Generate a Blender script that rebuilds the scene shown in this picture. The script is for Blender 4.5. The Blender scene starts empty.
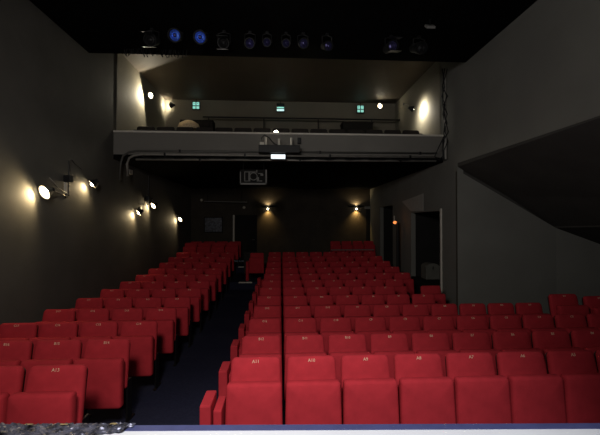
import bpy, bmesh, math, random
from mathutils import Vector, Matrix

random.seed(11)
S = bpy.context.scene
COL = S.collection
PI = math.pi

# ------------------------------------------------------------------ camera
CAM_Z, F = 2.5, 350.0                     # focal length in pixels of a 600 px wide frame
YAW, PITCH = math.radians(3.1), math.radians(0.74)
cam_d = bpy.data.cameras.new('camera'); cam = bpy.data.objects.new('camera', cam_d); COL.objects.link(cam)
cam_d.sensor_width = 36.0; cam_d.lens = 36.0 * F / 600.0
cam_d.clip_start = 0.05; cam_d.clip_end = 100
cam.location = (0, 0, CAM_Z)
cam.rotation_euler = (PI / 2 + PITCH, 0, -YAW)
S.camera = cam
RM = cam.rotation_euler.to_matrix()

def at(px, py, X=None, Y=None, Z=None):
    """the place in the hall seen at a pixel of the photo, on a plane of the building"""
    d = RM @ Vector(((px - 300) / F, (217.5 - py) / F, -1.0))
    if X is not None: t = X / d.x
    elif Y is not None: t = Y / d.y
    else: t = (Z - CAM_Z) / d.z
    return Vector((d.x * t, d.y * t, CAM_Z + d.z * t))

# ------------------------------------------------------------------ materials
def srgb(r, g, b):
    f = lambda c: (c / 12.92 if c <= .04045 else ((c + .055) / 1.055) ** 2.4)
    return (f(r / 255), f(g / 255), f(b / 255), 1)

def mat(name, col, rough=.6, metal=0., noise=.12, scale=6., bump=0., bscale=80., spec=.4, sheen=0.):
    m = bpy.data.materials.new(name); m.use_nodes = True
    nt = m.node_tree; b = nt.nodes['Principled BSDF']
    b.inputs['Roughness'].default_value = rough; b.inputs['Metallic'].default_value = metal
    b.inputs['Specular IOR Level'].default_value = spec
    if sheen:
        b.inputs['Sheen Weight'].default_value = sheen; b.inputs['Sheen Tint'].default_value = col
        b.inputs['Sheen Roughness'].default_value = .4
    tc = nt.nodes.new('ShaderNodeTexCoord')
    n = nt.nodes.new('ShaderNodeTexNoise'); n.inputs['Scale'].default_value = scale; n.inputs['Detail'].default_value = 5
    nt.links.new(tc.outputs['Object'], n.inputs['Vector'])
    r = nt.nodes.new('ShaderNodeValToRGB')
    c = Vector(col[:3])
    r.color_ramp.elements[0].position = .3; r.color_ramp.elements[1].position = .7
    r.color_ramp.elements[0].color = (*(c * (1 - noise)), 1); r.color_ramp.elements[1].color = (*(c * (1 + noise)), 1)
    nt.links.new(n.outputs['Fac'], r.inputs['Fac']); nt.links.new(r.outputs['Color'], b.inputs['Base Color'])
    if bump:
        n2 = nt.nodes.new('ShaderNodeTexNoise'); n2.inputs['Scale'].default_value = bscale; n2.inputs['Detail'].default_value = 4
        nt.links.new(tc.outputs['Object'], n2.inputs['Vector'])
        bp = nt.nodes.new('ShaderNodeBump'); bp.inputs['Strength'].default_value = bump; bp.inputs['Distance'].default_value = .01
        nt.links.new(n2.outputs['Fac'], bp.inputs['Height']); nt.links.new(bp.outputs['Normal'], b.inputs['Normal'])
    return m

def emit(name, col, strength):
    m = bpy.data.materials.new(name); m.use_nodes = True; nt = m.node_tree
    b = nt.nodes['Principled BSDF']; b.inputs['Base Color'].default_value = col
    b.inputs['Emission Color'].default_value = col; b.inputs['Emission Strength'].default_value = strength
    return m

RED = mat('red_fabric', srgb(174, 46, 54), .9, noise=.10, scale=9, bump=.12, bscale=260, spec=.12, sheen=.08)
GREYFAB = mat('charcoal_fabric', srgb(52, 48, 46), .9, noise=.15, bump=.1, bscale=200, spec=.1)
SHELL = mat('dark_laminate', srgb(50, 20, 20), .5, noise=.2, scale=14)
IRON = mat('black_iron', srgb(22, 20, 20), .45, metal=.3)
GOLD = mat('gilt_number', srgb(232, 190, 160), .5, metal=0, noise=.05)
WALL = mat('anthracite_paint', srgb(82, 80, 75), .8, noise=.10, scale=1.6, bump=.08, bscale=40, spec=.2)
WALLR = mat('slate_paint', srgb(112, 111, 105), .8, noise=.07, scale=1.2, bump=.05, bscale=30, spec=.15)
WALLD = mat('brown_black_paint', srgb(62, 56, 48), .8, noise=.16, scale=2.5, bump=.06, bscale=30, spec=.2)
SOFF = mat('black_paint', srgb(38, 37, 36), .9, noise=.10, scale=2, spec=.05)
BLACKC = mat('black_ceiling_paint', srgb(16, 16, 16), .95, noise=.2, scale=3, spec=.02)
PARA = mat('parapet_paint', srgb(112, 109, 103), .75, noise=.06, scale=1.3, spec=.2)
CREAM = mat('balcony_plaster', srgb(128, 122, 108), .8, noise=.06, scale=1.2, spec=.2)
BCEIL = mat('balcony_ceiling_paint', srgb(84, 76, 66), .7, noise=.08, scale=.8, spec=.25)
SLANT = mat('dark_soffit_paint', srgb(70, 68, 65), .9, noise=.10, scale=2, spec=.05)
CARPET = mat('dark_carpet', srgb(40, 41, 58), .95, noise=.18, scale=30, bump=.2, bscale=300, spec=.05)
BLUE = mat('blue_edge_board', srgb(74, 78, 122), .5, noise=.12, scale=7, bump=.1, bscale=30)
WHITE = mat('white_dance_floor', srgb(236, 236, 240), .5, noise=.02, scale=4)
FOIL = mat('crumpled_foil', srgb(92, 92, 106), .35, metal=.5, noise=.95, scale=16)
TAPE = mat('amber_tape', srgb(146, 128, 92), .5, noise=.4, scale=20)
PIPE = mat('steel_conduit', srgb(136, 132, 125), .5, metal=.25, noise=.15)
DKPIPE = mat('dull_grey_conduit', srgb(84, 82, 78), .5, metal=.2)
CABLE = mat('black_cable', srgb(20, 20, 20), .6)
LITPATCH = mat('lit_patch_paint', srgb(150, 148, 142), .7, noise=.06)
CHEST = mat('faded_grey_chest', srgb(92, 91, 84), .7)
PALE = mat('pale_trim', srgb(200, 194, 182), .6, noise=.05)
MIDGREY = mat('mid_grey_paint', srgb(120, 118, 114), .7, noise=.08)
TVG = mat('painted_reflection_glass', srgb(78, 82, 92), .35, noise=.75, scale=14)  # mottled reflections of the glass put into the colour
LENSB = mat('blue_coated_lens', srgb(110, 152, 250), .42, metal=.8, noise=.35, scale=22)
LENSD = mat('violet_coated_lens', srgb(88, 84, 130), .35, metal=.8, noise=.5, scale=22)
CAN = mat('black_lamp_housing', srgb(24, 24, 25), .55, metal=.2)
RIM = mat('worn_metal_rim', srgb(120, 118, 116), .35, metal=.8)
BULB = emit('bulb_glow', (1, .86, .58, 1), 28)
BULBW = emit('white_bulb_glow', (1, .93, .74, 1), 26)
SHIN = mat('white_enamel', srgb(240, 232, 214), .4, noise=.02)
CYANW = emit('exit_white', srgb(190, 225, 225), 1.0)
GREEN = emit('exit_green', srgb(140, 205, 190), .75)
SIGNW = emit('lit_white_sign', srgb(225, 236, 240), 1.25)
ORANGE = emit('orange_glow', (1, .30, .08, 1), 1.1)
SHADE = mat('pale_lampshade_cloth', srgb(226, 200, 160), .7, noise=.2, scale=20)

# ------------------------------------------------------------------ helpers
def obj(name, bm, m, parent=None, smooth=False, **props):
    bmesh.ops.recalc_face_normals(bm, faces=bm.faces)
    me = bpy.data.meshes.new(name); bm.to_mesh(me); bm.free()
    if smooth:
        for p in me.polygons: p.use_smooth = True
    me.materials.append(m)
    o = bpy.data.objects.new(name, me); COL.objects.link(o)
    if parent: o.parent = parent
    for k, v in props.items(): o[k] = v
    return o

def struct(name, bm, m, **k): return obj(name, bm, m, None, kind='structure', **k)

def thing(name, label, cat, loc=(0, 0, 0), rot=(0, 0, 0), group=None):
    o = bpy.data.objects.new(name, None); COL.objects.link(o)
    o.empty_display_size = .1
    o.location = loc; o.rotation_euler = rot; o['label'] = label; o['category'] = cat
    if group: o['group'] = group
    return o

def tag(o, label, cat, group=None):
    o['label'] = label; o['category'] = cat
    if group: o['group'] = group
    return o

def box(bm, a, b, bevel=0., M=None):
    a = Vector(a); b = Vector(b)
    c = (a + b) / 2; s = b - a
    mm = Matrix.Translation(c) @ Matrix.Diagonal((abs(s.x), abs(s.y), abs(s.z), 1))
    if M: mm = M @ mm
    r = bmesh.ops.create_cube(bm, size=1, matrix=mm)
    if bevel:
        es = {e for v in r['verts'] for e in v.link_edges}
        bmesh.ops.bevel(bm, geom=list(es), offset=bevel, segments=2, affect='EDGES', profile=.6)
    return bm

def B(a, b, bevel=0., M=None): return box(bmesh.new(), a, b, bevel, M)

def tube(bm, pts, r, n=8):
    pts = [Vector(p) for p in pts]; rings = []
    for i, p in enumerate(pts):
        t = (pts[min(i + 1, len(pts) - 1)] - pts[max(i - 1, 0)]).normalized()
        u = t.cross(Vector((0, 0, 1)))
        if u.length < .05: u = t.cross(Vector((0, 1, 0)))
        u.normalize(); w = t.cross(u)
        rr = r[i] if isinstance(r, (list, tuple)) else r
        rings.append([bm.verts.new(p + (u * math.cos(a) + w * math.sin(a)) * rr) for a in [2 * PI * k / n for k in range(n)]])
    for a, b in zip(rings, rings[1:]):
        for k in range(n): bm.faces.new((a[k], a[(k + 1) % n], b[(k + 1) % n], b[k]))
    bm.faces.new(rings[0][::-1]); bm.faces.new(rings[-1])
    return bm

def T(pts, r, n=8): return tube(bmesh.new(), pts, r, n)

def lathe(prof, M=None, n=20, bm=None):
    """profile of (radius, height) turned about local z"""
    bm = bm or bmesh.new(); M = M or Matrix.Identity(4); rings = []
    for r, z in prof:
        if r < 1e-5: rings.append([bm.verts.new(M @ Vector((0, 0, z)))])
        else: rings.append([bm.verts.new(M @ Vector((r * math.cos(2 * PI * k / n), r * math.sin(2 * PI * k / n), z))) for k in range(n)])
    for a, b in zip(rings, rings[1:]):
        if len(a) == 1 and len(b) == 1: continue
        for k in range(n):
            if len(a) == 1: bm.faces.new((a[0], b[k], b[(k + 1) % n]))
            elif len(b) == 1: bm.faces.new((a[k], a[(k + 1) % n], b[0]))
            else: bm.faces.new((a[k], a[(k + 1) % n], b[(k + 1) % n], b[k]))
    return bm

def poly(bm, pts):
    bm.faces.new([bm.verts.new(p) for p in pts]); return bm

def prism(bm, pts, ext):
    """a flat outline given thickness along ext"""
    ext = Vector(ext); a = [bm.verts.new(Vector(p)) for p in pts]; b = [bm.verts.new(Vector(p) + ext) for p in pts]
    n = len(a)
    bm.faces.new(a[::-1]); bm.faces.new(b)
    for k in range(n): bm.faces.new((a[k], a[(k + 1) % n], b[(k + 1) % n], b[k]))
    return bm

def aim(d):
    """matrix turning local +z to direction d"""
    return Vector(d).to_track_quat('Z', 'Y').to_matrix().to_4x4()

def cushion(wt, wb, h, th, rt, rb, M, crown=.012):
    """upholstered panel: outline in x/z, thickness in y, rounded edges and a slight crown"""
    bm = bmesh.new(); out = []
    def arc(cx, cz, r, a0, a1, n=5):
        for i in range(n):
            a = a0 + (a1 - a0) * i / (n - 1); out.append((cx + r * math.cos(a), cz + r * math.sin(a)))
    arc(wb / 2 - rb, rb, rb, -PI / 2, 0); arc(wt / 2 - rt, h - rt, rt, 0, PI / 2)
    arc(-wt / 2 + rt, h - rt, rt, PI / 2, PI); arc(-wb / 2 + rb, rb, rb, PI, 1.5 * PI)
    e = min(.03, th * .35)
    layers = [(e * 1.0, -th / 2), (e * .3, -th / 2 + e * .3), (0, -th / 2 + e), (0, th / 2 - e), (e * .3, th / 2 - e * .3), (e * 1.0, th / 2)]
    rings = []
    for ins, y in layers:
        sx, sz = 1 - 2 * ins / wb, 1 - 2 * ins / h
        rings.append([bm.verts.new(M @ Vector((x * sx, y, h / 2 + (z - h / 2) * sz))) for x, z in out])
    n = len(out)
    for a, b in zip(rings, rings[1:]):
        for k in range(n): bm.faces.new((a[k], a[(k + 1) % n], b[(k + 1) % n], b[k]))
    for ring, y, s in ((rings[0], -th / 2, -1), (rings[-1], th / 2, 1)):
        inner = [bm.verts.new(M @ Vector((x * .6, y + s * crown * .8, h / 2 + (z - h / 2) * .6))) for x, z in out]
        c = bm.verts.new(M @ Vector((0, y + s * crown, h / 2)))
        for k in range(n):
            bm.faces.new((ring[k], ring[(k + 1) % n], inner[(k + 1) % n], inner[k]))
            bm.faces.new((inner[k], inner[(k + 1) % n], c))
    return bm

text_cache = {}
def text_mesh(s, size, m, ext=.0015):
    key = (s, size, m.name)
    if key not in text_cache:
        cu = bpy.data.curves.new('lettering', 'FONT'); cu.body = s; cu.size = size; cu.extrude = ext
        cu.align_x = 'CENTER'; cu.align_y = 'CENTER'; cu.resolution_u = 2
        to = bpy.data.objects.new('lettering', cu)
        me = bpy.data.meshes.new_from_object(to)
        me.materials.clear(); me.materials.append(m)
        bpy.data.objects.remove(to); bpy.data.curves.remove(cu)
        text_cache[key] = me
    return text_cache[key]

def part_mesh(name, me, parent, M=None):
    o = bpy.data.objects.new(name, me); COL.objects.link(o); o.parent = parent
    if M: o.matrix_local = M
    return o

def lamp_light(name, kind, loc, power, col=(1, .85, .6), size=.05, aimd=None, angle=None, blend=.5, parent=None):
    l = bpy.data.lights.new(name, kind); l.energy = power; l.color = col; l.shadow_soft_size = size
    o = bpy.data.objects.new(name, l); COL.objects.link(o); o.location = loc
    if kind == 'SPOT':
        l.spot_size = math.radians(angle); l.spot_blend = blend
        o.rotation_euler = Vector(aimd).to_track_quat('-Z', 'Y').to_euler()
    return o

# ------------------------------------------------------------------ rows: distances and floor heights
ROW_Y = [3.53 + .951 * n for n in range(12)]
DROP = [1.37, 1.465, 1.51, 1.545, 1.557, 1.557, 1.545, 1.517, 1.465, 1.39, 1.30, 1.22]
ROW_Z = [1.555 - d for d in DROP]
def floor_z(y):
    ys = ROW_Y
    if y <= ys[0]: return ROW_Z[0]
    for i in range(11):
        if y <= ys[i + 1]:
            t = (y - ys[i]) / (ys[i + 1] - ys[i]); return ROW_Z[i] * (1 - t) + ROW_Z[i + 1] * t
    return ROW_Z[-1]

XL, XR = -4.2, 4.27
YB = 16.6
LAND_Z, LAND_Y = .66, 14.55

# ------------------------------------------------------------------ the setting
bm = bmesh.new()                                   # dished hall floor, a thick slab
ys = [1.2] + [3.0 + .25 * i for i in range(int((LAND_Y - 3.0) / .25) + 1)] + [LAND_Y]
xs = [XL - .15, -2, 0, 2, XR, 9.2]
V = [[bm.verts.new((x, y, floor_z(y - .15))) for x in xs] for y in ys]
W = [[bm.verts.new((x, y, -.3)) for x in xs] for y in ys]
for i in range(len(ys) - 1):
    for k in range(len(xs) - 1):
        bm.faces.new((V[i][k], V[i][k + 1], V[i + 1][k + 1], V[i + 1][k]))
        bm.faces.new((W[i][k], W[i + 1][k], W[i + 1][k + 1], W[i][k + 1]))
struct('floor', bm, CARPET)
struct('floor_landing', B((XL - .15, LAND_Y, -.3), (XR + 2, YB, LAND_Z)), CARPET)
struct('floor_step', B((-1.76, 12.22, 0), (-.57, LAND_Y, .42)), CARPET)

struct('wall_left', B((XL - .2, -2.5, -.3), (XL, YB + .2, 7.3)), WALL)
bm = bmesh.new()
box(bm, (XR, -2.5, 3.93), (XR + .15, 8.26, 7.3))
box(bm, (XR, 8.26, -.3), (XR + .15, 9.14, 7.3)); box(bm, (XR, 9.14, 2.80), (XR + .15, 11.3, 7.3))
box(bm, (XR, 11.3, -.3), (XR + .15, 13.2, 7.3)); box(bm, (XR, 13.2, 3.15), (XR + .15, 14.9, 7.3))
box(bm, (XR, 14.9, -.3), (XR + .15, YB, 7.3))
struct('wall_right', bm, WALLR)
struct('trim_1', B((XR - .02, 8.27, .0), (XR - .002, 8.30, 3.73)), WALLD)

# side recess beyond the end seats: two grey walls under a slanting black soffit
P1b = Vector((XR + .15, 8.26, 0)); p = at(461, 170, Y=8.26); P1 = Vector((XR + .0, 8.26, p.z))
P2 = at(556, 228, Y=7.9); P3 = at(665, 268, Y=7.2)
def wall_strip(a, b):
    return prism(bmesh.new(), [(a.x, a.y, -.3), (b.x, b.y, -.3), (b.x, b.y, b.z), (a.x, a.y, a.z)], (.05, .15, 0))
struct('wall_recess', wall_strip(P1, P2), WALLR)
struct('wall_recess_side', wall_strip(P2, P3), WALLR)
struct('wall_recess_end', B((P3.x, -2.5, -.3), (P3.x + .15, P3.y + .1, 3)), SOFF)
bm = bmesh.new()
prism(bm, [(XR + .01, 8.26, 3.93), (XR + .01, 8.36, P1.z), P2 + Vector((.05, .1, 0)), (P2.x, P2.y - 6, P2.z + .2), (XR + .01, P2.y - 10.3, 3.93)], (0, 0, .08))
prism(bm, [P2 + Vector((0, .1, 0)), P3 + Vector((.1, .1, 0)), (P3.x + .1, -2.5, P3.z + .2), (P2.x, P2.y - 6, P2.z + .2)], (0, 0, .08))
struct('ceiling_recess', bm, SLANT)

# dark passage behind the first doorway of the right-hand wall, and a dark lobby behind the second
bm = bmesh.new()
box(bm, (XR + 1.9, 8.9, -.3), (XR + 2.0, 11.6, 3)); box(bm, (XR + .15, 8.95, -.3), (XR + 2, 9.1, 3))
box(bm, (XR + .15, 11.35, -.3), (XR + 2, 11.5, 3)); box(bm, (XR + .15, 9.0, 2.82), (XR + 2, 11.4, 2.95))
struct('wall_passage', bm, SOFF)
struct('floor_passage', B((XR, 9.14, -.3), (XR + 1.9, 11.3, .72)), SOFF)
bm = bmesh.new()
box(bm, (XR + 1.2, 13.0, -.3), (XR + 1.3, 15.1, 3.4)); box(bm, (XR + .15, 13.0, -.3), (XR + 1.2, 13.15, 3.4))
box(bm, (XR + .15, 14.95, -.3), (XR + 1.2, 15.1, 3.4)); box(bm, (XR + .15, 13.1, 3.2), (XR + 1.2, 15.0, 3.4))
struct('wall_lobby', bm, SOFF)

# back wall with two doorways
dA, dB = at(233, 215, Y=YB), at(257, 252, Y=YB)
eA, eB = at(372, 207, Y=YB), at(380, 250, Y=YB)
bm = bmesh.new()
box(bm, (XL, YB, 0), (dA.x, YB + .2, 4.3)); box(bm, (dA.x, YB, dA.z), (dB.x, YB + .2, 4.3)); box(bm, (dB.x, YB, 0), (XR + .15, YB + .2, 4.3))
struct('wall_back', bm, WALLD)
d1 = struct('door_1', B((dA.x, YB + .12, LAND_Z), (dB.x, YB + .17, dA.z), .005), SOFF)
obj('door_frame', B((dA.x, YB - .03, LAND_Z), (dA.x + .07, YB + .12, dA.z), .005), PALE, d1)  # light leaking along the door edge, put in as a pale strip
obj('door_handle', T([(dB.x - .12, YB + .12, 1.66), (dB.x - .12, YB + .06, 1.66), (dB.x - .24, YB + .06, 1.66)], .012), RIM, d1)

# low black ceiling over the front half, black riser, then the gallery's own ceiling
struct('ceiling', B((XL, -2.5, 6.2), (XR, 7.7, 6.35)), BLACKC)
struct('ceiling_riser', B((XL, 7.7, 6.2), (XR, 7.85, 7.3)), BLACKC)
struct('ceiling_gallery', B((XL, 7.85, 6.92), (XR, 13.0, 7.1)), BCEIL)

# gallery: parapet, slab (the ceiling over the rear stalls) and its own end wall
GY = 9.0
gz0, gz1 = at(280, 156, Y=GY).z, at(280, 134.5, Y=GY).z
GF = gz0 + .01
struct('wall_balcony', B((XL, GY, gz0), (XR, GY + .14, gz1)), PARA)
struct('trim_3', B((XL, GY - .03, gz1), (XR, GY + .2, gz1 + .045), .01), PALE)
struct('ceiling_stalls', B((XL, GY, gz0 - .12), (XR, YB + .2, gz0)), BLACKC)
struct('wall_balcony_back', B((XL, 12.8, gz0), (XR, 12.95, 6.92)), CREAM)
struct('wall_balcony_left', B((XL, GY + .14, gz0), (XL + .02, 12.8, 6.92)), CREAM)
struct('wall_balcony_right', B((XR - .02, GY + .14, gz0), (XR, 12.8, 6.92)), CREAM)

# stage: white floor with a blue edge board, set a little askew to the hall
SZ = 1.1
sl, sm, sr = at(-25, 426.0, Z=SZ), at(300, 425.0, Z=SZ), at(625, 423.0, Z=SZ)
sd = (sr - sl).normalized(); sn = Vector((-sd.y, sd.x, 0))
eL, eR = sl - sd * 2, sr + sd * 2.5
q0, q1 = eL - sn * .062, eR - sn * .062
bm = bmesh.new()
prism(bm, [(q0.x, q0.y, SZ - .004), (q1.x, q1.y, SZ - .004), (q1.x, -2.5, SZ - .004), (q0.x, -2.5, SZ - .004)], (0, 0, -1.3))
struct('floor_stage', bm, WHITE)
bm = prism(bmesh.new(), [(q0.x, q0.y, SZ - 1.3), (q1.x, q1.y, SZ - 1.3), (eR.x, eR.y, SZ - 1.3), (eL.x, eL.y, SZ - 1.3)], (0, 0, 1.3))
struct('trim_4', bm, BLUE)

# ------------------------------------------------------------------ seats
ORD = 'first second third fourth fifth sixth seventh eighth ninth tenth eleventh twelfth'.split()
TILT = math.radians(-13)
BACK_M = Matrix.Translation((0, -.115, .42)) @ Matrix.Rotation(TILT, 4, 'X')
PAD_M = Matrix.Translation((0, -.25, .27)) @ Matrix.Rotation(math.radians(-4), 4, 'X')

def seat_meshes(fab, w):
    k = w / .54; d = {}
    d['backrest'] = cushion(.485 * k, .52 * k, .56, .085, .05, .03, BACK_M)
    d['seat_pad'] = cushion(.512 * k, .535 * k, .545, .115, .032, .03, PAD_M, .014)
    d['back_shell'] = cushion(.45 * k, .47 * k, .50, .02, .05, .03, BACK_M @ Matrix.Translation((0, .066, .04)), 0)
    bm = bmesh.new()
    for s in (-1,): box(bm, (-.012, -.10, .0), (.012, .02, .5), .004); box(bm, (-.02, -.14, 0), (.02, .10, .02), .004)
    d['leg'] = bm
    d['hinge'] = T([(-.235 * k, -.19, .33), (.235 * k, -.19, .33)], .014)
    ms = {}
    for nme, b in d.items():
        m = {'leg': IRON, 'hinge': IRON, 'back_shell': SHELL}.get(nme, fab)
        o = obj(nme, b, m, smooth=nme in ('backrest', 'seat_pad')); ms[nme] = o.data; bpy.data.objects.remove(o)
    return ms

SEATS = {}
def make_seat(x, y, z, label, cat='seat', group=None, number=None, fab=RED, w=.54, rotz=0, name='theatre_seat', small=False):
    key = (fab.name, w)
    if key not in SEATS: SEATS[key] = seat_meshes(fab, w)
    ms = SEATS[key]
    t = thing(name, label, cat, (x, y, z), (0, 0, rotz), group)
    for nme in ('backrest', 'seat_pad', 'back_shell', 'hinge'): part_mesh(nme, ms[nme], t)
    for s in (-1, 1): part_mesh('leg', ms['leg'], t, Matrix.Translation((s * (w / 2 - .022), 0, 0)))
    if number:
        M = BACK_M @ Matrix.Translation((0, -.0462, .522)) @ Matrix.Rotation(PI / 2, 4, 'X')
        part_mesh('seat_number', text_mesh(number, .043, GOLD), t, M)
    return t

# aisle end of the central block: an upholstered end panel and an inner armrest
bm = B((-.475, -.36, .0), (-.375, -.06, .68), .014); o = obj('side_panel', bm, RED); END_PANEL = o.data; bpy.data.objects.remove(o)
bm = B((-.36, -.33, .0), (-.285, -.05, .62), .014); o = obj('armrest', bm, RED); END_ARM = o.data; bpy.data.objects.remove(o)

LET = 'ABCDEFGHIJKL'
S0 = .54
def colx(k): return -.248 if k == 0 else .304 + .5445 * (k - 1)
last = [7, 9, 10, 9, 6, 5, 6, 7, 7, 7, 7, 7]
for n in range(12):
    for k in range(last[n] + 1):
        num = f'{LET[n]}{(11 if n == 0 else 12) - k}'
        if n < 5 and k < 9:
            lab = f'red tip-up seat marked {num}, {ORD[k]} from the aisle, {ORD[n]} row of central block'
        else:
            lab = f'red tip-up seat, {ORD[k]} from the aisle in the {ORD[n]} row of the central block'
        t = make_seat(colx(k), ROW_Y[n], ROW_Z[n], lab, group='red seats of the central block', number=num)
        if k == 0 and n < 9:
            part_mesh('side_panel', END_PANEL, t); part_mesh('armrest', END_ARM, t)
make_seat(3.60, ROW_Y[5], ROW_Z[5], 'single red tip-up seat standing in the gap before the dark side doorway', number=None, group='red seats of the central block')

# block along the wall with the lamps
for n in range(12):
    for k in range(4 if n else 3):
        num = f'{LET[n]}{(13 if n == 0 else 14) + k}'
        x, y = -2.09 - .575 * k, ROW_Y[n] - .1
        if n < 5: lab = f'red tip-up seat marked {num}, {ORD[k]} from the aisle, {ORD[n]} row under the wall lamps'
        else: lab = f'red tip-up seat, {ORD[k]} from the aisle in the {ORD[n]} row along the lamp wall'
        make_seat(x, y, floor_z(y) + (.012 if n else .0), lab, group='red seats along the lamp wall', number=num, w=.57)
# raised seats behind that block, near the framed glass
for r, y in enumerate((15.0, 15.9)):
    for k in range(4):
        make_seat(-2.06 - .575 * k, y, LAND_Z, f'dim red seat on the raised rear landing, {ORD[r]} row there, {ORD[k]} from the aisle',
                  group='red seats on the rear landing', w=.57)
# bench of red seats under the rear wall sconce
for k in range(4):
    make_seat(2.47 + .51 * k, 15.85, LAND_Z, f'red seat of the last row under the right rear sconce, {ORD[k]} from the middle', group='red seats under the rear sconce', w=.505)
# the odd seat beside the central block
p = at(257, 266, Y=12.7)
t = make_seat(p.x, 12.7, .42, 'lone red seat jutting into the aisle beside the rear rows of central block', group=None, w=.54)
o = part_mesh('side_panel', END_PANEL, t, Matrix.Translation((.10, .1, 0)))
# raised pair at the end of the fourth row
bm = None
for k, (px, py) in enumerate(((562.5, 293), (597, 295))):
    y = 6.05 - .05 * k
    p = at(px, py, Y=y)
    plat_z = p.z - .985
    make_seat(p.x, y, plat_z, ('red seat raised above the end of the fourth row, before the grey wall',
              'second raised red seat by the grey recess wall, further from the aisle')[k], group='raised red seats by the recess', number=('D1', 'D2')[k], w=.56)
pA = at(562.5, 293, Y=6.05)
pz = pA.z - .985
platform_x = pA.x - .34

# gallery seats peeping over the parapet
for k in range(15):
    x = -3.78 + .54 * k
    if abs(x) > 3.9: continue
    make_seat(x, GY + 1.0, GF, f'dark gallery seat peeping over the balcony rail, {ORD[k]} from the lamp wall' if k < 12 else
              f'dark gallery seat peeping over the balcony rail, {ORD[14 - k]} from the cable bundle', group='dark seats behind the balcony rail', fab=GREYFAB, name='theatre_seat')
struct('floor_gallery', B((XL + .02, GY + .14, gz0 - .01), (XR - .02, 12.8, GF)), CARPET)

struct('floor_platform', B((platform_x, 5.6, -.1), (P3.x, 6.55, pz)), CARPET)

# ------------------------------------------------------------------ wall lamps
def wall_lamp(pos, d, arm_from, label, power, col=(1, .76, .42), group=None, r=.10, ang=150, bulb=BULB, name='lamp_sconce', ln=.15, lsz=.03, blend=.6):
    """a black conical shade on a thin arm; d is the way the open end looks"""
    d = Vector(d).normalized(); pos = Vector(pos)
    t = thing(name, label, 'lamp', arm_from, group=group)
    o0 = Vector(arm_from); A = aim(d); L = lambda M: Matrix.Translation(pos - o0) @ M
    prof = [(.0, -ln), (.035, -ln), (.04, -ln + .03), (r, 0), (r - .006, 0), (.034, -ln + .034), (0, -ln + .03)]
    s = obj('lamp_shade', lathe(prof, L(A)), CAN, t, smooth=False)
    obj('reflector', lathe([(r - .009, -.004), (.03, -ln + .04), (0, -ln + .036)], L(A)), SHIN, s, smooth=True)
    obj('bulb', lathe([(0, .028), (.028, .016), (.04, -.012), (.032, -.045), (.016, -.075), (0, -.08)], L(A), 14), bulb, s, smooth=True)
    obj('arm', T([(0, 0, 0), (pos - o0) * .5 + Vector((0, 0, .05)), (pos - o0) - d * ln * .9], .009, 6), PIPE, t)
    n = Vector((1, 0, 0)) if abs(abs(o0.x) - 4.2) < .2 else Vector((0, -1, 0))
    obj('wall_plate', lathe([(0, 0), (.045, 0), (.04, .02), (0, .02)], aim(n if o0.x < 0 or n.y else -n), 14), IRON, t)
    lamp_light('lamp_glow', 'SPOT', pos + d * .07, power, col, lsz, d, ang, blend)
    return t

wl = 'black cone wall lamps'
WL = dict(group=wl)
X1 = XL + .14
def wp(px, py, X=X1): return at(px, py, X=X)
a1 = at(66, 196, X=XL)
wall_lamp(wp(44, 192.5), (-.38, -.80, -.40), a1, 'tilted wall lamp showing its bright white opening, nearest the stage on the lamp wall', 34, r=.13, ang=172, ln=.17, **WL)
wall_lamp(wp(92, 184.5), (-.68, -.38, -.62), at(96, 181, X=XL), 'dark-shaded wall lamp beside the black bracket, glowing on the wall below it', 20, r=.115, ang=164, **WL)
wall_lamp(wp(138.5, 213), (-.68, -.42, -.6), at(140.5, 208, X=XL), 'low wall lamp under the hanging wire basket at the middle of the lamp wall', 22, r=.115, ang=164, **WL)
wall_lamp(wp(153, 206), (-.55, -.65, -.5), at(152, 199, X=XL), 'upper wall lamp just beside the wire basket, under the balcony', 20, r=.11, ang=165, **WL)
wall_lamp(wp(180, 219.5), (-.5, -.7, -.45), at(175, 214, X=XL), 'farthest wall lamp of the lamp wall, near the rear corner', 24, r=.11, ang=165, **WL)

# black bracket with a pale tag between the first two lamps
p = at(68, 179, X=XL + .06)
t = thing('lamp_bracket', 'black wall bracket with a white tag between the two lamps nearest the stage', 'bracket', (XL + .004, p.y, p.z))
obj('clamp', B((0, -.06, -.06), (.13, .06, .07), .012), CAN, t)
obj('tag', B((.04, -.10, -.29), (.055, -.02, -.07), .002), PALE, t, label='white tag hanging from the bracket')
obj('rod', T([(.06, .02, .36), (.06, .02, -.33)], .012), IRON, t)
obj('cable', T([(.06, .02, .36), (.05, .12, .40), (.04, .28, .33), (.03, .5, .27)], .008), CABLE, t)
obj('stay', T([(.06, 0, -.30), (.10, -.35, -.22), (.12, -.65, -.06)], .009), PIPE, t)
# wire basket bracket further back
p = at(146, 199, X=XL + .05)
t = thing('lamp_bracket', 'black bracket with a wire loop under the balcony edge on the lamp wall', 'bracket', (XL + .004, p.y, p.z))
obj('wall_mount', B((0, .05, -.06), (.11, .17, .10), .012), CAN, t, label='black clamp of the bracket')
obj('wire_loop', T([(.06, .12, .0), (.05, .12, -.20), (.05, -.08, -.20), (.05, -.14, -.02), (.06, -.04, .08)], .012), IRON, t)
obj('rod', T([(.07, .12, .12), (.07, .12, .75)], .012), IRON, t)

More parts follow.
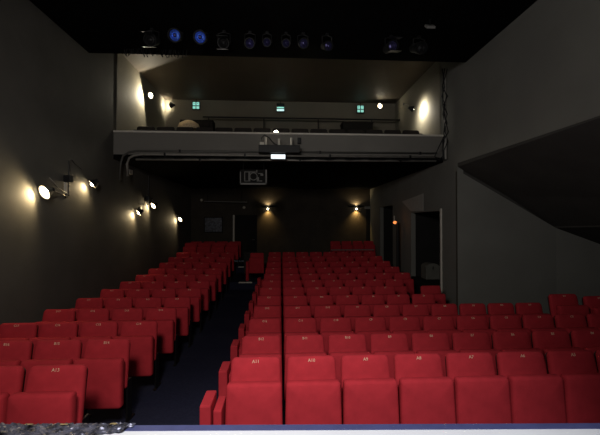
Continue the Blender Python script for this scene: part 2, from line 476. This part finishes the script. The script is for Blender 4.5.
# rear wall sconces: black half-dish, light above and below
def sconce(px, py, label, power):
    c = at(px, py, Y=YB)
    t = thing('rear_sconce', label, 'lamp', c, group='sconces on the rear wall')
    bm = bmesh.new(); rings = []
    for r, z in ((.42, .03), (.39, -.01), (.28, -.05), (.10, -.075)):
        rings.append([bm.verts.new((r * math.cos(a), -abs(r * math.sin(a)) * .5 - .015, z)) for a in [PI * k / 14 for k in range(15)]])
    for a, b in zip(rings, rings[1:]):
        for k in range(14): bm.faces.new((a[k], a[k + 1], b[k + 1], b[k]))
    s = obj('lamp_shade', bm, CAN, t, smooth=True)
    md = s.modifiers.new('thickness', 'SOLIDIFY'); md.thickness = .012
    obj('bulb', lathe([(0, .02), (.03, .015), (.035, 0), (.025, -.02), (0, -.025)], Matrix.Translation((0, -.09, .0)), 12), BULB, t, smooth=True)
    obj('lower_bulb', lathe([(0, .02), (.03, .01), (.04, -.02), (0, -.05)], Matrix.Translation((0, -.10, -.11)), 12), BULB, t, smooth=True)
    obj('wall_plate', B((-.06, -.03, -.14), (.06, 0, .08), .006), IRON, t)
    lamp_light('lamp_glow', 'SPOT', c + Vector((0, -.12, -.18)), power, (1, .64, .22), .03, (0, .45, -1), 112, 1.0)
    lamp_light('lamp_glow', 'SPOT', c + Vector((0, -.10, .05)), power * .3, (1, .75, .4), .02, (0, .3, 1), 150, .6)
sconce(268, 206.5, 'rear wall sconce beside the dark doorway, warm light fanning below', 42)
sconce(356, 206.5, 'rear wall sconce above the last row of red seats, warm amber light', 58)

# gallery lamps
p = at(150.5, 95.5, X=XL + .25)
wall_lamp(p, (-.5, -.85, -.35), at(154, 94, X=XL + .02), 'bright lamp on the gallery end wall, over the lamp wall side', 60, (1, .90, .68), 'gallery lamps', r=.10, ang=176, bulb=BULBW, name='gallery_lamp', blend=.12)
p = at(171, 105, X=XL + .3)
wall_lamp(p, (-.85, .3, .1), at(174, 101, X=XL + .02), 'dark-shaded gallery lamp in the corner by the green exit sign', 20, (1, .90, .68), 'gallery lamps', r=.10, ang=165, bulb=BULBW, name='gallery_lamp')
p = at(380, 106, Y=12.45)
wall_lamp(p, (.15, -.95, -.1), at(380, 102, Y=12.8), 'small glaring gallery lamp on the gallery back wall, toward the cable bundle', 3, (1, .90, .65), 'gallery lamps', r=.09, ang=170, bulb=BULBW, name='gallery_lamp')
p = at(413, 109, X=XR - .33)
t = wall_lamp(p, (.9, .0, -.25), at(404, 104, X=XR - .02), 'gallery lamp with two prongs, washing the pale end wall by the cable bundle', 60, (1, .93, .76), 'gallery lamps', r=.09, ang=170, bulb=BULBW, name='gallery_lamp', lsz=.06)

# ------------------------------------------------------------------ exit signs in the gallery
def exit_sign(px, py, label, kind):
    c = at(px, py, Y=12.6)
    t = thing('exit_sign', label, 'sign', c, group='gallery exit signs')
    obj('housing', B((-.14, 0, -.15), (.14, .05, .15), .008), CAN, t)
    if kind == 0:
        for x in (-.065, .065):
            f = obj('lit_pane', B((x - .05, -.012, -.12), (x + .05, .0, .12), .003), GREEN, t)
            bm = B((x - .05, -.018, -.03), (x + .05, -.012, .0))
            lathe([(0, .018), (.018, 0), (0, -.018)], Matrix.Translation((x, -.016, .07)), 10, bm)
            obj('pictogram', bm, IRON, f)
    else:
        obj('lit_pane', B((-.13, -.012, -.13), (.13, 0, -.06), .003), CYANW, t); obj('lit_pane', B((-.13, -.012, -.03), (.13, 0, .02), .003), GREEN, t)
    obj('bracket', T([(0, .02, .15), (0, .02, .24)], .012), CAN, t)
    lamp_light('lamp_glow', 'POINT', c + Vector((0, -.12, 0)), .35, (.6, 1, .95), .1)
exit_sign(196, 105.5, 'green exit sign of two lit panes, beside the dark-shaded gallery lamp', 0)
exit_sign(280.5, 107.5, 'pale cyan exit sign over the middle of the gallery', 1)
exit_sign(360.5, 109, 'small exit sign of two lit panes near the glaring gallery lamp', 0)

# low cabinet, lampshade and rails at the back of the gallery
p0, p1 = at(180, 119.5, Y=12.3), at(213, 129, Y=12.3)
t = thing('gallery_cabinet', 'dark low cabinet against the gallery back wall behind the pale shade', 'cabinet', (p0.x, 12.3, GF))
hh = p0.z - (GF)
obj('body', B((0, 0, 0), (p1.x - p0.x, .4, hh), .01), SOFF, t)
for k in range(2):
    w = (p1.x - p0.x) / 2
    d = obj('door', B((k * w + .02, -.02, .05), ((k + 1) * w - .02, 0, hh - .05), .006), GREYFAB, t)
    obj('handle', B((k * w + (w - .1 if k == 0 else .07), -.04, hh * .5), (k * w + (w - .07 if k == 0 else .1), -.02, hh * .5 + .14), .004), RIM, d)
p = at(189, 126, Y=11.2); pt = at(189, 120.5, Y=11.2)
t = thing('gallery_table_lamp', 'pale domed lampshade standing just behind the balcony rail', 'lamp', (p.x, 11.2, GF))
zt = pt.z - (GF)
obj('lamp_shade', lathe([(.0, zt), (.14, zt - .02), (.30, zt - .12), (.36, zt - .30), (.34, zt - .30), (0, zt - .03)], None, 24), SHADE, t, smooth=True)
obj('pole', T([(0, 0, .02), (0, 0, zt - .03)], .02), IRON, t); obj('base', lathe([(0, 0), (.16, 0), (.15, .03), (0, .03)], None, 20), IRON, t)
lamp_light('lamp_glow', 'SPOT', (p.x - .2, 11.0, pt.z + .9), 7, (1, .85, .6), .05, (.2, .2, -1), 60, .5)  # unseen spot above, aimed down at the lampshade, which has no bulb
z1 = at(300, 118.5, Y=12.2).z
t = thing('gallery_handrail', 'dark horizontal handrail crossing the back of the gallery', 'rail', (0, 12.2, GF))
zz = z1 - (GF)
obj('top_rail', T([(-2.7, 0, zz), (XR - .05, 0, zz)], .028), CAN, t)
for x in (-2.5, -.6, 1.3, 3.2): obj('post', T([(x, 0, 0), (x, 0, zz)], .018), CAN, t)
p0, p1 = at(343, 122.5, Y=11.6), at(373, 130, Y=11.6)
t = thing('sound_desk', 'dark squat box behind the balcony rail near the far exit sign', 'box', (p0.x, 11.6, GF))
hh = p0.z - (GF)
obj('body', B((0, 0, 0), (p1.x - p0.x, .5, hh), .01), SOFF, t); obj('lid', B((-.02, -.03, hh), (p1.x - p0.x + .02, .52, hh + .04), .008), GREYFAB, t)

# ------------------------------------------------------------------ on the balcony front
def Yp(px, py, y=GY - .06): return at(px, py, Y=y)
p0, p1 = Yp(258.5, 144.5, 8.6), Yp(300, 152.5, 8.6)
t = thing('projector_box', 'long black equipment box fixed to the balcony front, three reflections on top as pale tubes', 'equipment', (p0.x, 8.6, p1.z))
w, hh = p1.x - p0.x, p0.z - p1.z
for f in (.2, .8): obj('wall_mount', B((w * f - .03, .27, hh - .05), (w * f + .03, .40, hh - .01), .004), CAN, t)
obj('body', B((0, 0, 0), (w, .27, hh), .012), CAN, t)
for f in (.17, .49, .79): obj('tube', T([(w * f, .1, hh), (w * f, .1, hh + (.20 if f != .49 else .17))], .028, 12), PALE, t)  # bright reflections on the lamp housings, shaped as pale tubes
obj('cable', T([(w * .08, .08, hh + .04), (w * .07, .08, hh + .18), (w * .14, .09, hh + .26), (w * .25, .12, hh + .2), (w * .38, .12, hh + .05), (w * .5, .12, hh + .01)], .016), CABLE, t)
obj('socket', B((.03, .03, hh), (.13, .14, hh + .07), .006), PALE, t)
p0, p1 = Yp(297.5, 137.5, 8.9), Yp(301, 143.5, 8.9)
tag(obj('small_speaker', B((p0.x, 8.9, p1.z), (p1.x, 8.995, p0.z), .01), CAN), 'small black speaker on the parapet beside the equipment box', 'speaker')
p0, p1 = Yp(271, 154.3, 8.7), Yp(285.3, 158.8, 8.7)
t = thing('lit_sign', 'blank glowing white sign under the black equipment box', 'sign', (p0.x, 8.7, p1.z))
obj('lit_face', B((0, 0, 0), (p1.x - p0.x, .02, p0.z - p1.z), .003), SIGNW, t); obj('housing', B((-.02, .02, -.015), (p1.x - p0.x + .02, .10, p0.z - p1.z + .015), .005), CAN, t)
# lamp on the rail
p = at(276, 133.2, Y=9.02)
t = thing('rail_lamp', 'small bright lamp on top of the balcony rail at its middle', 'lamp', (p.x, 9.05, gz1 + .045))
obj('bulb', lathe([(0, .075), (.035, .06), (.05, .03), (.03, .0), (0, 0)], None, 14), BULBW, t, smooth=True)
obj('base', lathe([(0, -.0), (.07, .0), (.06, .012), (0, .012)], None, 14), IRON, t)
lamp_light('lamp_glow', 'SPOT', (p.x, 9.06, gz1 + .16), 50, (1, .93, .78), .04, (0, -.05, -1), 168, .2)
for px, w_ in ((200, .5), (350, .5)): pass

# conduits with a bend down at the lamp-wall end
yA = GY - .042
def conduit(path, r, m, label, saddles, y):
    pts = [at(px, py, Y=y) for px, py in path]
    t = thing('steel_conduit', label, 'pipe', pts[-1])
    o = pts[-1]
    obj('pipe', T([p - o for p in pts], r, 10), m, t, smooth=True)
    for px, py in saddles:
        c = at(px, py, Y=y) - o
        obj('wall_mount', B((c.x - .025, -r - .006, c.z - r - .012), (c.x + .025, GY - y - .002, c.z + r + .012), .004), IRON, t)
conduit([(128, 176), (127, 164), (129, 158), (134, 155.5), (142, 154.3), (436, 157.2)], .03, PIPE, 'upper grey conduit running along the balcony front and bending down beside the lamps', [(165, 154.5), (245, 155.3), (330, 156.1), (410, 156.9)], yA)
conduit([(120, 180), (120.5, 163), (123, 156), (128, 152.4), (136, 150.8), (437, 153.4)], .025, DKPIPE, 'darker conduit bowing along the top of the grey one on the balcony front', [(180, 151.2), (320, 152.4), (420, 153.3)], GY - .03)
conduit([(136, 159.4), (436, 161)], .026, PIPE, 'lower grey conduit hugging the underside of the balcony edge', [(200, 159.7), (300, 160.3), (400, 160.8)], GY - .03)
rr = random.Random(3); pts = []
for i in range(86):
    px = 142 + i * 3.3; pts.append(at(px, 156.8 + (px - 140) * .008 + 1.2 * abs(math.sin(i * .42)) + rr.uniform(-.3, .3), Y=GY - .105))
tag(obj('hanging_cable', T(pts, .014, 6), CABLE), 'thin black cable looped in shallow swags along the balcony front', 'cable')
p = at(129, 172, X=XL)
tag(obj('socket_box', B((XL, p.y - .09, p.z - .06), (XL + .07, p.y + .09, p.z + .06), .008), PALE), 'small pale junction box beside the bend of the conduits', 'box')

# bundle of cables and conduit at the far right end of the gallery front
t = thing('cable_bundle', 'vertical bundle of cables and pipe at the gallery end by the slate wall', 'cable bundle', (XR - .08, 8.7, gz0 - .1))
rr = random.Random(8)
top = 6.5 - gz0
obj('pipe', T([(0, 0, 0), (0, 0, top)], .035, 10), PIPE, t)
for k in range(4):
    pts = [(rr.uniform(-.10, .05) , rr.uniform(-.08, .0), top * i / 10) for i in range(11)]
    obj('cable', T(pts, .014, 6), CABLE, t)
obj('hanging_loop', T([(-.05, 0, .1), (-.18, -.02, -.02), (-.30, -.04, .06), (-.2, -.06, .30), (-.05, -.06, .6)], .016, 6), CABLE, t)

# framed outline sign hanging under the balcony
p0, p1 = at(240, 169.5, Y=9.3), at(267, 184.8, Y=9.3)
w, hh = p1.x - p0.x, p0.z - p1.z
t = thing('hanging_sign', 'black hanging sign with a grey outline frame and pale pictogram under the balcony', 'sign', (p0.x, 9.3, p1.z))
obj('back_panel', B((0, 0, 0), (w, .03, hh), .004), SOFF, t)
bm = bmesh.new()
box(bm, (0, -.02, 0), (w, 0, .045)); box(bm, (0, -.02, 0), (.025, 0, hh * .85)); box(bm, (w - .04, -.02, 0), (w, 0, hh))
obj('frame', bm, MIDGREY, t)
bm = bmesh.new()
q = lambda x0, z0, x1, z1: box(bm, (w * x0, -.012, hh * z0), (w * x1, 0, hh * z1))
q(.16, .24, .19, .86); q(.16, .82, .62, .87); q(.16, .22, .38, .26); q(.31, .24, .38, .84); q(.62, .24, .70, .5); q(.62, .22, .82, .28); q(.76, .60, .86, .70); q(.60, .80, .64, .98); q(.66, .72, .84, .76)
obj('pictogram', bm, MIDGREY, t)
bm = bmesh.new(); c = Vector((w * .5, -.008, hh * .55)); rg = hh * .24
tube(bm, [c + Vector((rg * math.cos(a), 0, rg * math.sin(a))) for a in [2 * PI * k / 24 for k in range(25)]], .012, 6)
obj('ring', bm, MIDGREY, t)
for x in (.12, .88): obj('hanger', T([(w * x, .015, hh), (w * x, .015, gz0 - .12 - p1.z)], .008), CAN, t)

# ------------------------------------------------------------------ stage lanterns on their bar
BY = 6.8
bz = at(280, 31, Y=BY).z
b0, b1 = at(118, 36, Y=BY).x, at(445, 36, Y=BY).x
t = thing('lighting_bar', 'black lighting bar hung below the ceiling, carrying the stage lanterns', 'lighting bar', (0, BY, bz))
obj('bar', T([(b0, 0, 0), (b1, 0, 0)], .026, 10), CAN, t)
for x in (-2.6, -.9, .9, 2.6): obj('hanger', T([(x, 0, .0), (x, 0, 6.2 - bz)], .015), CAN, t)
def lantern(px, py, r, lens, label, yaw=0., barn=False, tilt=25):
    c = at(px, py, Y=BY)
    t = thing('stage_lantern', label, 'stage light', (c.x, BY, bz), (0, 0, yaw), 'lanterns on the lighting bar')
    z = c.z - bz
    d = Vector((0, -math.cos(math.radians(tilt)), -math.sin(math.radians(tilt))))
    A = Matrix.Translation((0, 0, z)) @ aim(d)
    prof = [(0, -.26), (r * .75, -.24), (r * .85, -.12), (r, .0), (r * 1.08, .08), (r * 1.08, .12), (r * .98, .12), (r * .95, .06), (0, .06)]
    h = obj('housing', lathe(prof, A, 22), CAN, t)
    obj('lens', lathe([(r * .9, .065), (r * .82, .085), (r * .74, .075), (r * .66, .092), (r * .5, .10), (r * .42, .088), (r * .25, .105), (0, .112)], A, 24), lens, h, smooth=False)
    if lens is LENSB:
        obj('lens_core', lathe([(r * .30, .102), (r * .24, .112), (r * .12, .120), (0, .122)], A, 24), LENSD, h)
    obj('yoke', T([(-r * 1.15, 0, z), (-r * 1.15, 0, -.09), (0, 0, -.055), (r * 1.15, 0, -.09), (r * 1.15, 0, z)], .012, 6), CAN, t)
    obj('hanging_clamp', B((-.03, -.035, -.06), (.03, .035, -.027), .004), CAN, t)
    if barn:
        for s in (-1, 1):
            obj('barn_door', box(bmesh.new(), (-r, s * r * 1.15 - .004, .12), (r, s * r * 1.15 + .004, .30), .002, A), RIM if s < 0 else CAN, h)
lantern(176, 35.5, .115, LENSB, 'stage lantern with the bright blue ring lens, first of the blue pair')
lantern(201, 37.5, .115, LENSB, 'stage lantern with the broken-looking blue lens, second of the blue pair')
lantern(152, 40, .11, CAN, 'dark stage lantern with a pale edge, outside the blue pair toward lamp wall', barn=True)
lantern(224, 43, .10, CAN, 'dark stage lantern just inside the blue pair', barn=True)
lantern(250, 43.5, .09, LENSD, 'stage lantern with a dull violet lens, next to the dark one inside the blue pair')
lantern(267, 42.5, .075, LENSD, 'small dim stage lantern above the middle exit sign, nearer the blue pair')
lantern(286, 43.5, .075, LENSD, 'small dim stage lantern above the middle exit sign, farther from the blue pair')
lantern(303, 43.5, .09, LENSD, 'violet star-patterned stage lantern right of centre on the bar', .1)
lantern(327, 46, .085, LENSD, 'stage lantern with streaked lens beyond the violet star one', .2)
lantern(391, 47, .105, LENSD, 'stage lantern with two upright violet streaks and a pale lower flap', .1, True, 15)
lantern(419, 48, .11, CAN, 'black stage lantern last on the bar, toward the cable bundle', .2)
# small pale fitting on the black ceiling
p = at(430, 26.5, Y=6.2)
t = thing('ceiling_fitting', 'small pale square fitting hanging below the black ceiling by the slate wall', 'fitting', (p.x, 6.2, p.z))
obj('plate', B((-.08, -.07, -.02), (.08, .07, .02), .006, Matrix.Rotation(.7, 4, 'X')), MIDGREY, t); obj('rod', T([(0, 0, .02), (0, 0, 6.2 - p.z)], .01), CAN, t)
# ragged cable fringe along the ceiling edge
t = thing('cable_fringe', 'ragged row of black cable tails along the ceiling edge above the gallery', 'cables', (0, 7.62, 6.2))
rr = random.Random(5)
for k in range(26):
    x = -3.35 + .052 * k + rr.uniform(-.015, .015); l = rr.uniform(.08, .17)
    obj('hanging_cable', T([(x, 0, 0), (x + rr.uniform(-.02, .02), 0, -l * .6), (x + rr.uniform(-.04, .04), .01, -l)], .01, 5), CABLE, t)

# ------------------------------------------------------------------ rear wall and under-balcony details
p0, p1 = at(204, 217, Y=YB - .05), at(222.5, 232.5, Y=YB - .05)
w, hh = p1.x - p0.x, p0.z - p1.z
t = thing('framed_picture', 'framed glass picture with mottled grey reflections on the rear wall', 'picture', (p0.x, YB, p1.z))
obj('canvas', B((.03, -.025, .03), (w - .03, -.005, hh - .03)), TVG, t)
bm = bmesh.new(); box(bm, (0, -.05, 0), (w, 0, .035)); box(bm, (0, -.05, hh - .035), (w, 0, hh)); box(bm, (0, -.05, 0), (.035, 0, hh)); box(bm, (w - .035, -.05, 0), (w, 0, hh))
obj('frame', bm, SOFF, t)
p0, p1 = at(204, 201.3, Y=16.2), at(247, 202.2, Y=16.2)
t = thing('ceiling_pipe', 'thin pale pipe hung along the rear wall above the picture', 'pipe', (p0.x, 16.2, p0.z))
obj('pipe', T([(0, 0, 0), (p1.x - p0.x, 0, p1.z - p0.z)], .022), MIDGREY, t)
for x in (.15, 1.7): obj('hanger', T([(x, 0, 0), (x, 0, gz0 - .12 - p0.z)], .01), CAN, t)
for (px, py, lab) in ((201.5, 200, 'tiny pale detector at the corner end of the thin rear pipe'), (244, 207.5, 'tiny pale detector on the rear wall above the dark doorway')):
    p = at(px, py, Y=YB)
    tag(obj('wall_detector', lathe([(0, .05), (.05, .04), (.065, 0), (0, 0)], Matrix.Translation(p) @ aim((0, -1, 0)), 14), PALE, smooth=True), lab, 'detector', 'rear wall detectors')
# door on the right of the rear wall, in a grey frame
p0, p1 = at(366, 209, Y=YB - .02), at(375.5, 250, Y=YB - .02)
d2 = struct('door_2', B((p0.x, YB - .04, LAND_Z), (p1.x, YB, p0.z), .004), SOFF)
obj('door_frame', B((p1.x - .01, YB - .12, LAND_Z), (p1.x + .06, YB - .0, p0.z), .004), PALE, d2)
obj('door_frame', B((p0.x - .06, YB - .1, p0.z), (p1.x + .06, YB, p0.z + .12), .004), MIDGREY, d2)
# pale rail in front of the last row
p0, p1 = at(331, 250, Y=14.7), at(374, 250, Y=14.7)
t = thing('low_barrier', 'low rail with a thin pale top in front of the last red row', 'rail', (p0.x, 14.7, LAND_Z))
obj('top_rail', T([(0, 0, p0.z - LAND_Z), (p1.x - p0.x, 0, p0.z - LAND_Z)], .022), MIDGREY, t)
for f in (.02, .34, .66, .98): obj('post', T([((p1.x - p0.x) * f, 0, 0), ((p1.x - p0.x) * f, 0, p0.z - LAND_Z)], .018), IRON, t)
# lit patch of wall above the passage doorway, light put into its paler colour
struct('wall_lit_patch', prism(bmesh.new(), [(XR - .012, *at(402, 201.5, X=XR)[1:]), (XR - .012, *at(423.5, 193.5, X=XR)[1:]), (XR - .012, *at(423.5, 211, X=XR)[1:]), (XR - .012, *at(411, 211, X=XR)[1:])], (.01, 0, 0)), LITPATCH)
bm = bmesh.new(); box(bm, (XR - .03, 9.08, .5), (XR + .02, 9.14, 2.86))
struct('trim_6', bm, PALE)
# pale chest in the passage
p0, p1 = at(426, 262, Y=10.6), at(440, 275, Y=10.6)
w = p1.x - p0.x
t = thing('storage_chest', 'pale grey round-topped chest inside the dark side doorway', 'chest', (p0.x, 10.6, .72))
obj('body', B((0, 0, 0), (w, .4, .36), .02), CHEST, t)
prof = [(w / 2 + w / 2 * math.cos(a), 0, .36 + .14 * math.sin(a)) for a in [PI * k / 10 for k in range(11)]]
obj('lid', prism(bmesh.new(), prof, (0, .4, 0)), CHEST, t); obj('clasp', B((w * .45, -.015, .32), (w * .55, 0, .41), .003), RIM, t)
# orange lamp on a black post beside the second doorway
p = at(395, 222.5, X=XR - .32)
t = thing('orange_lamp', 'small glowing orange lamp on a black post by the side wall', 'lamp', (p.x, p.y, floor_z(p.y)))
zt = p.z - floor_z(p.y)
obj('globe', lathe([(0, zt + .06), (.05, zt + .035), (.07, zt), (.05, zt - .035), (0, zt - .06)], None, 16), ORANGE, t, smooth=True)
obj('post', T([(.08, -.05, 0), (.08, -.05, zt)], .055, 10), CAN, t); obj('arm', T([(0, 0, zt), (.08, -.05, zt)], .02), CAN, t); obj('base', lathe([(0, 0), (.16, 0), (.15, .03), (0, .03)], Matrix.Translation((.06, -.04, 0)), 18), IRON, t)
lamp_light('lamp_glow', 'POINT', p + Vector((-.15, -.1, 0)), .6, (1, .4, .15), .06)
p = at(394, 222, X=XR)
tag(obj('switch_plate', B((XR - .02, p.y - .1, at(394, 226, X=XR).z + .12), (XR, p.y + .02, at(394, 219, X=XR).z + .12), .003), PALE), 'narrow white plate on the side wall above the orange lamp', 'switch')
# grey stub panel at the head of the aisle
p0, p1 = at(244, 252, Y=14.2), at(256, 264, Y=14.2)
zb = .42
t = thing('low_partition', 'low grey panel at the head of the aisle behind the lone red seat', 'partition', (p0.x, 14.2, zb))
obj('panel', B((0, 0, .06), (p1.x - p0.x, .05, p0.z - zb), .006), GREYFAB, t); 
for x in (.03, p1.x - p0.x - .03): obj('foot', B((x - .03, -.1, 0), (x + .03, .15, .06), .006), IRON, t)
# pale nosings
p0, p1 = at(240, 282.3, Y=12.19), at(253, 281.8, Y=12.19)
tag(obj('step_nosing', B((-1.46, 12.19, .39), (-1.0, 12.30, .425), .004), PALE), 'pale nosing strip on the aisle step beside the lone red seat', 'nosing', 'aisle step nosings')
p = at(240, 263, Y=LAND_Y)
tag(obj('step_nosing', B((-1.76, LAND_Y - .03, LAND_Z - .03), (-1.45, LAND_Y + .06, LAND_Z + .006), .004), PALE), 'pale nosing strip on the upper landing at the head of the aisle', 'nosing', 'aisle step nosings')

# ------------------------------------------------------------------ crumpled foil on the stage edge
bm = bmesh.new(); rr = random.Random(21)
nx, ny = 90, 14; G = []
for i in range(nx + 1):
    row = []
    u = i / nx
    base = sl + sd * (-.25 + u * ((at(136, 424, Z=SZ) - sl).length + .25))
    wdt = .20 * (1 - .55 * max(0, u - .55) / .45) * (1 if u < .97 else .5)
    for j in range(ny + 1):
        v = j / ny
        q = base - sn * (-.012 + v * wdt + rr.uniform(-.006, .006))
        row.append(bm.verts.new((q.x, q.y, SZ + .004 + abs(rr.gauss(0, .006)))))
    G.append(row)
for i in range(nx):
    for j in range(ny): bm.faces.new((G[i][j], G[i + 1][j], G[i + 1][j + 1], G[i][j + 1]))
t = thing('foil_sheet', 'crumpled silvery foil taped along the corner of the stage edge', 'foil', (0, 0, 0))
obj('foil', bm, FOIL, t)
for u in (.22, .37, .58):
    q = sl + sd * (u * 1.6)
    bm = bmesh.new(); g = [[bm.verts.new(Vector((q.x, q.y, SZ + .016 + rr.uniform(0, .006))) + sd * (.018 * a) - sn * (.006 + .008 * b)) for b in range(3)] for a in range(4)]
    for a in range(3):
        for b in range(2): bm.faces.new((g[a][b], g[a + 1][b], g[a + 1][b + 1], g[a][b + 1]))
    obj('tape', bm, TAPE, t)

# ------------------------------------------------------------------ light from the stage rig, world
lamp_light('stage_worklight', 'SPOT', (-.9, .2, 4.3), 450, (1, .94, .88), .35, (-.14, 1, -.42), 120, 1.0)
lamp_light('stage_worklight', 'SPOT', (.4, -.6, 5.6), 1050, (.94, .96, 1), .35, (0, .42, -1), 62, .8)
lamp_light('stage_worklight', 'SPOT', (-2.6, -1.0, 4.4), 420, (1, .96, .92), .4, (1, 1.0, .12), 80, 1.0)

w = bpy.data.worlds.new('dark_stage_house'); S.world = w; w.use_nodes = True
w.node_tree.nodes['Background'].inputs['Color'].default_value = (.75, .82, 1, 1)
w.node_tree.nodes['Background'].inputs['Strength'].default_value = .05

S.view_settings.view_transform = 'Standard'; S.view_settings.look = 'None'
S.view_settings.exposure = 0; S.view_settings.gamma = 1; S.view_settings.use_curve_mapping = False
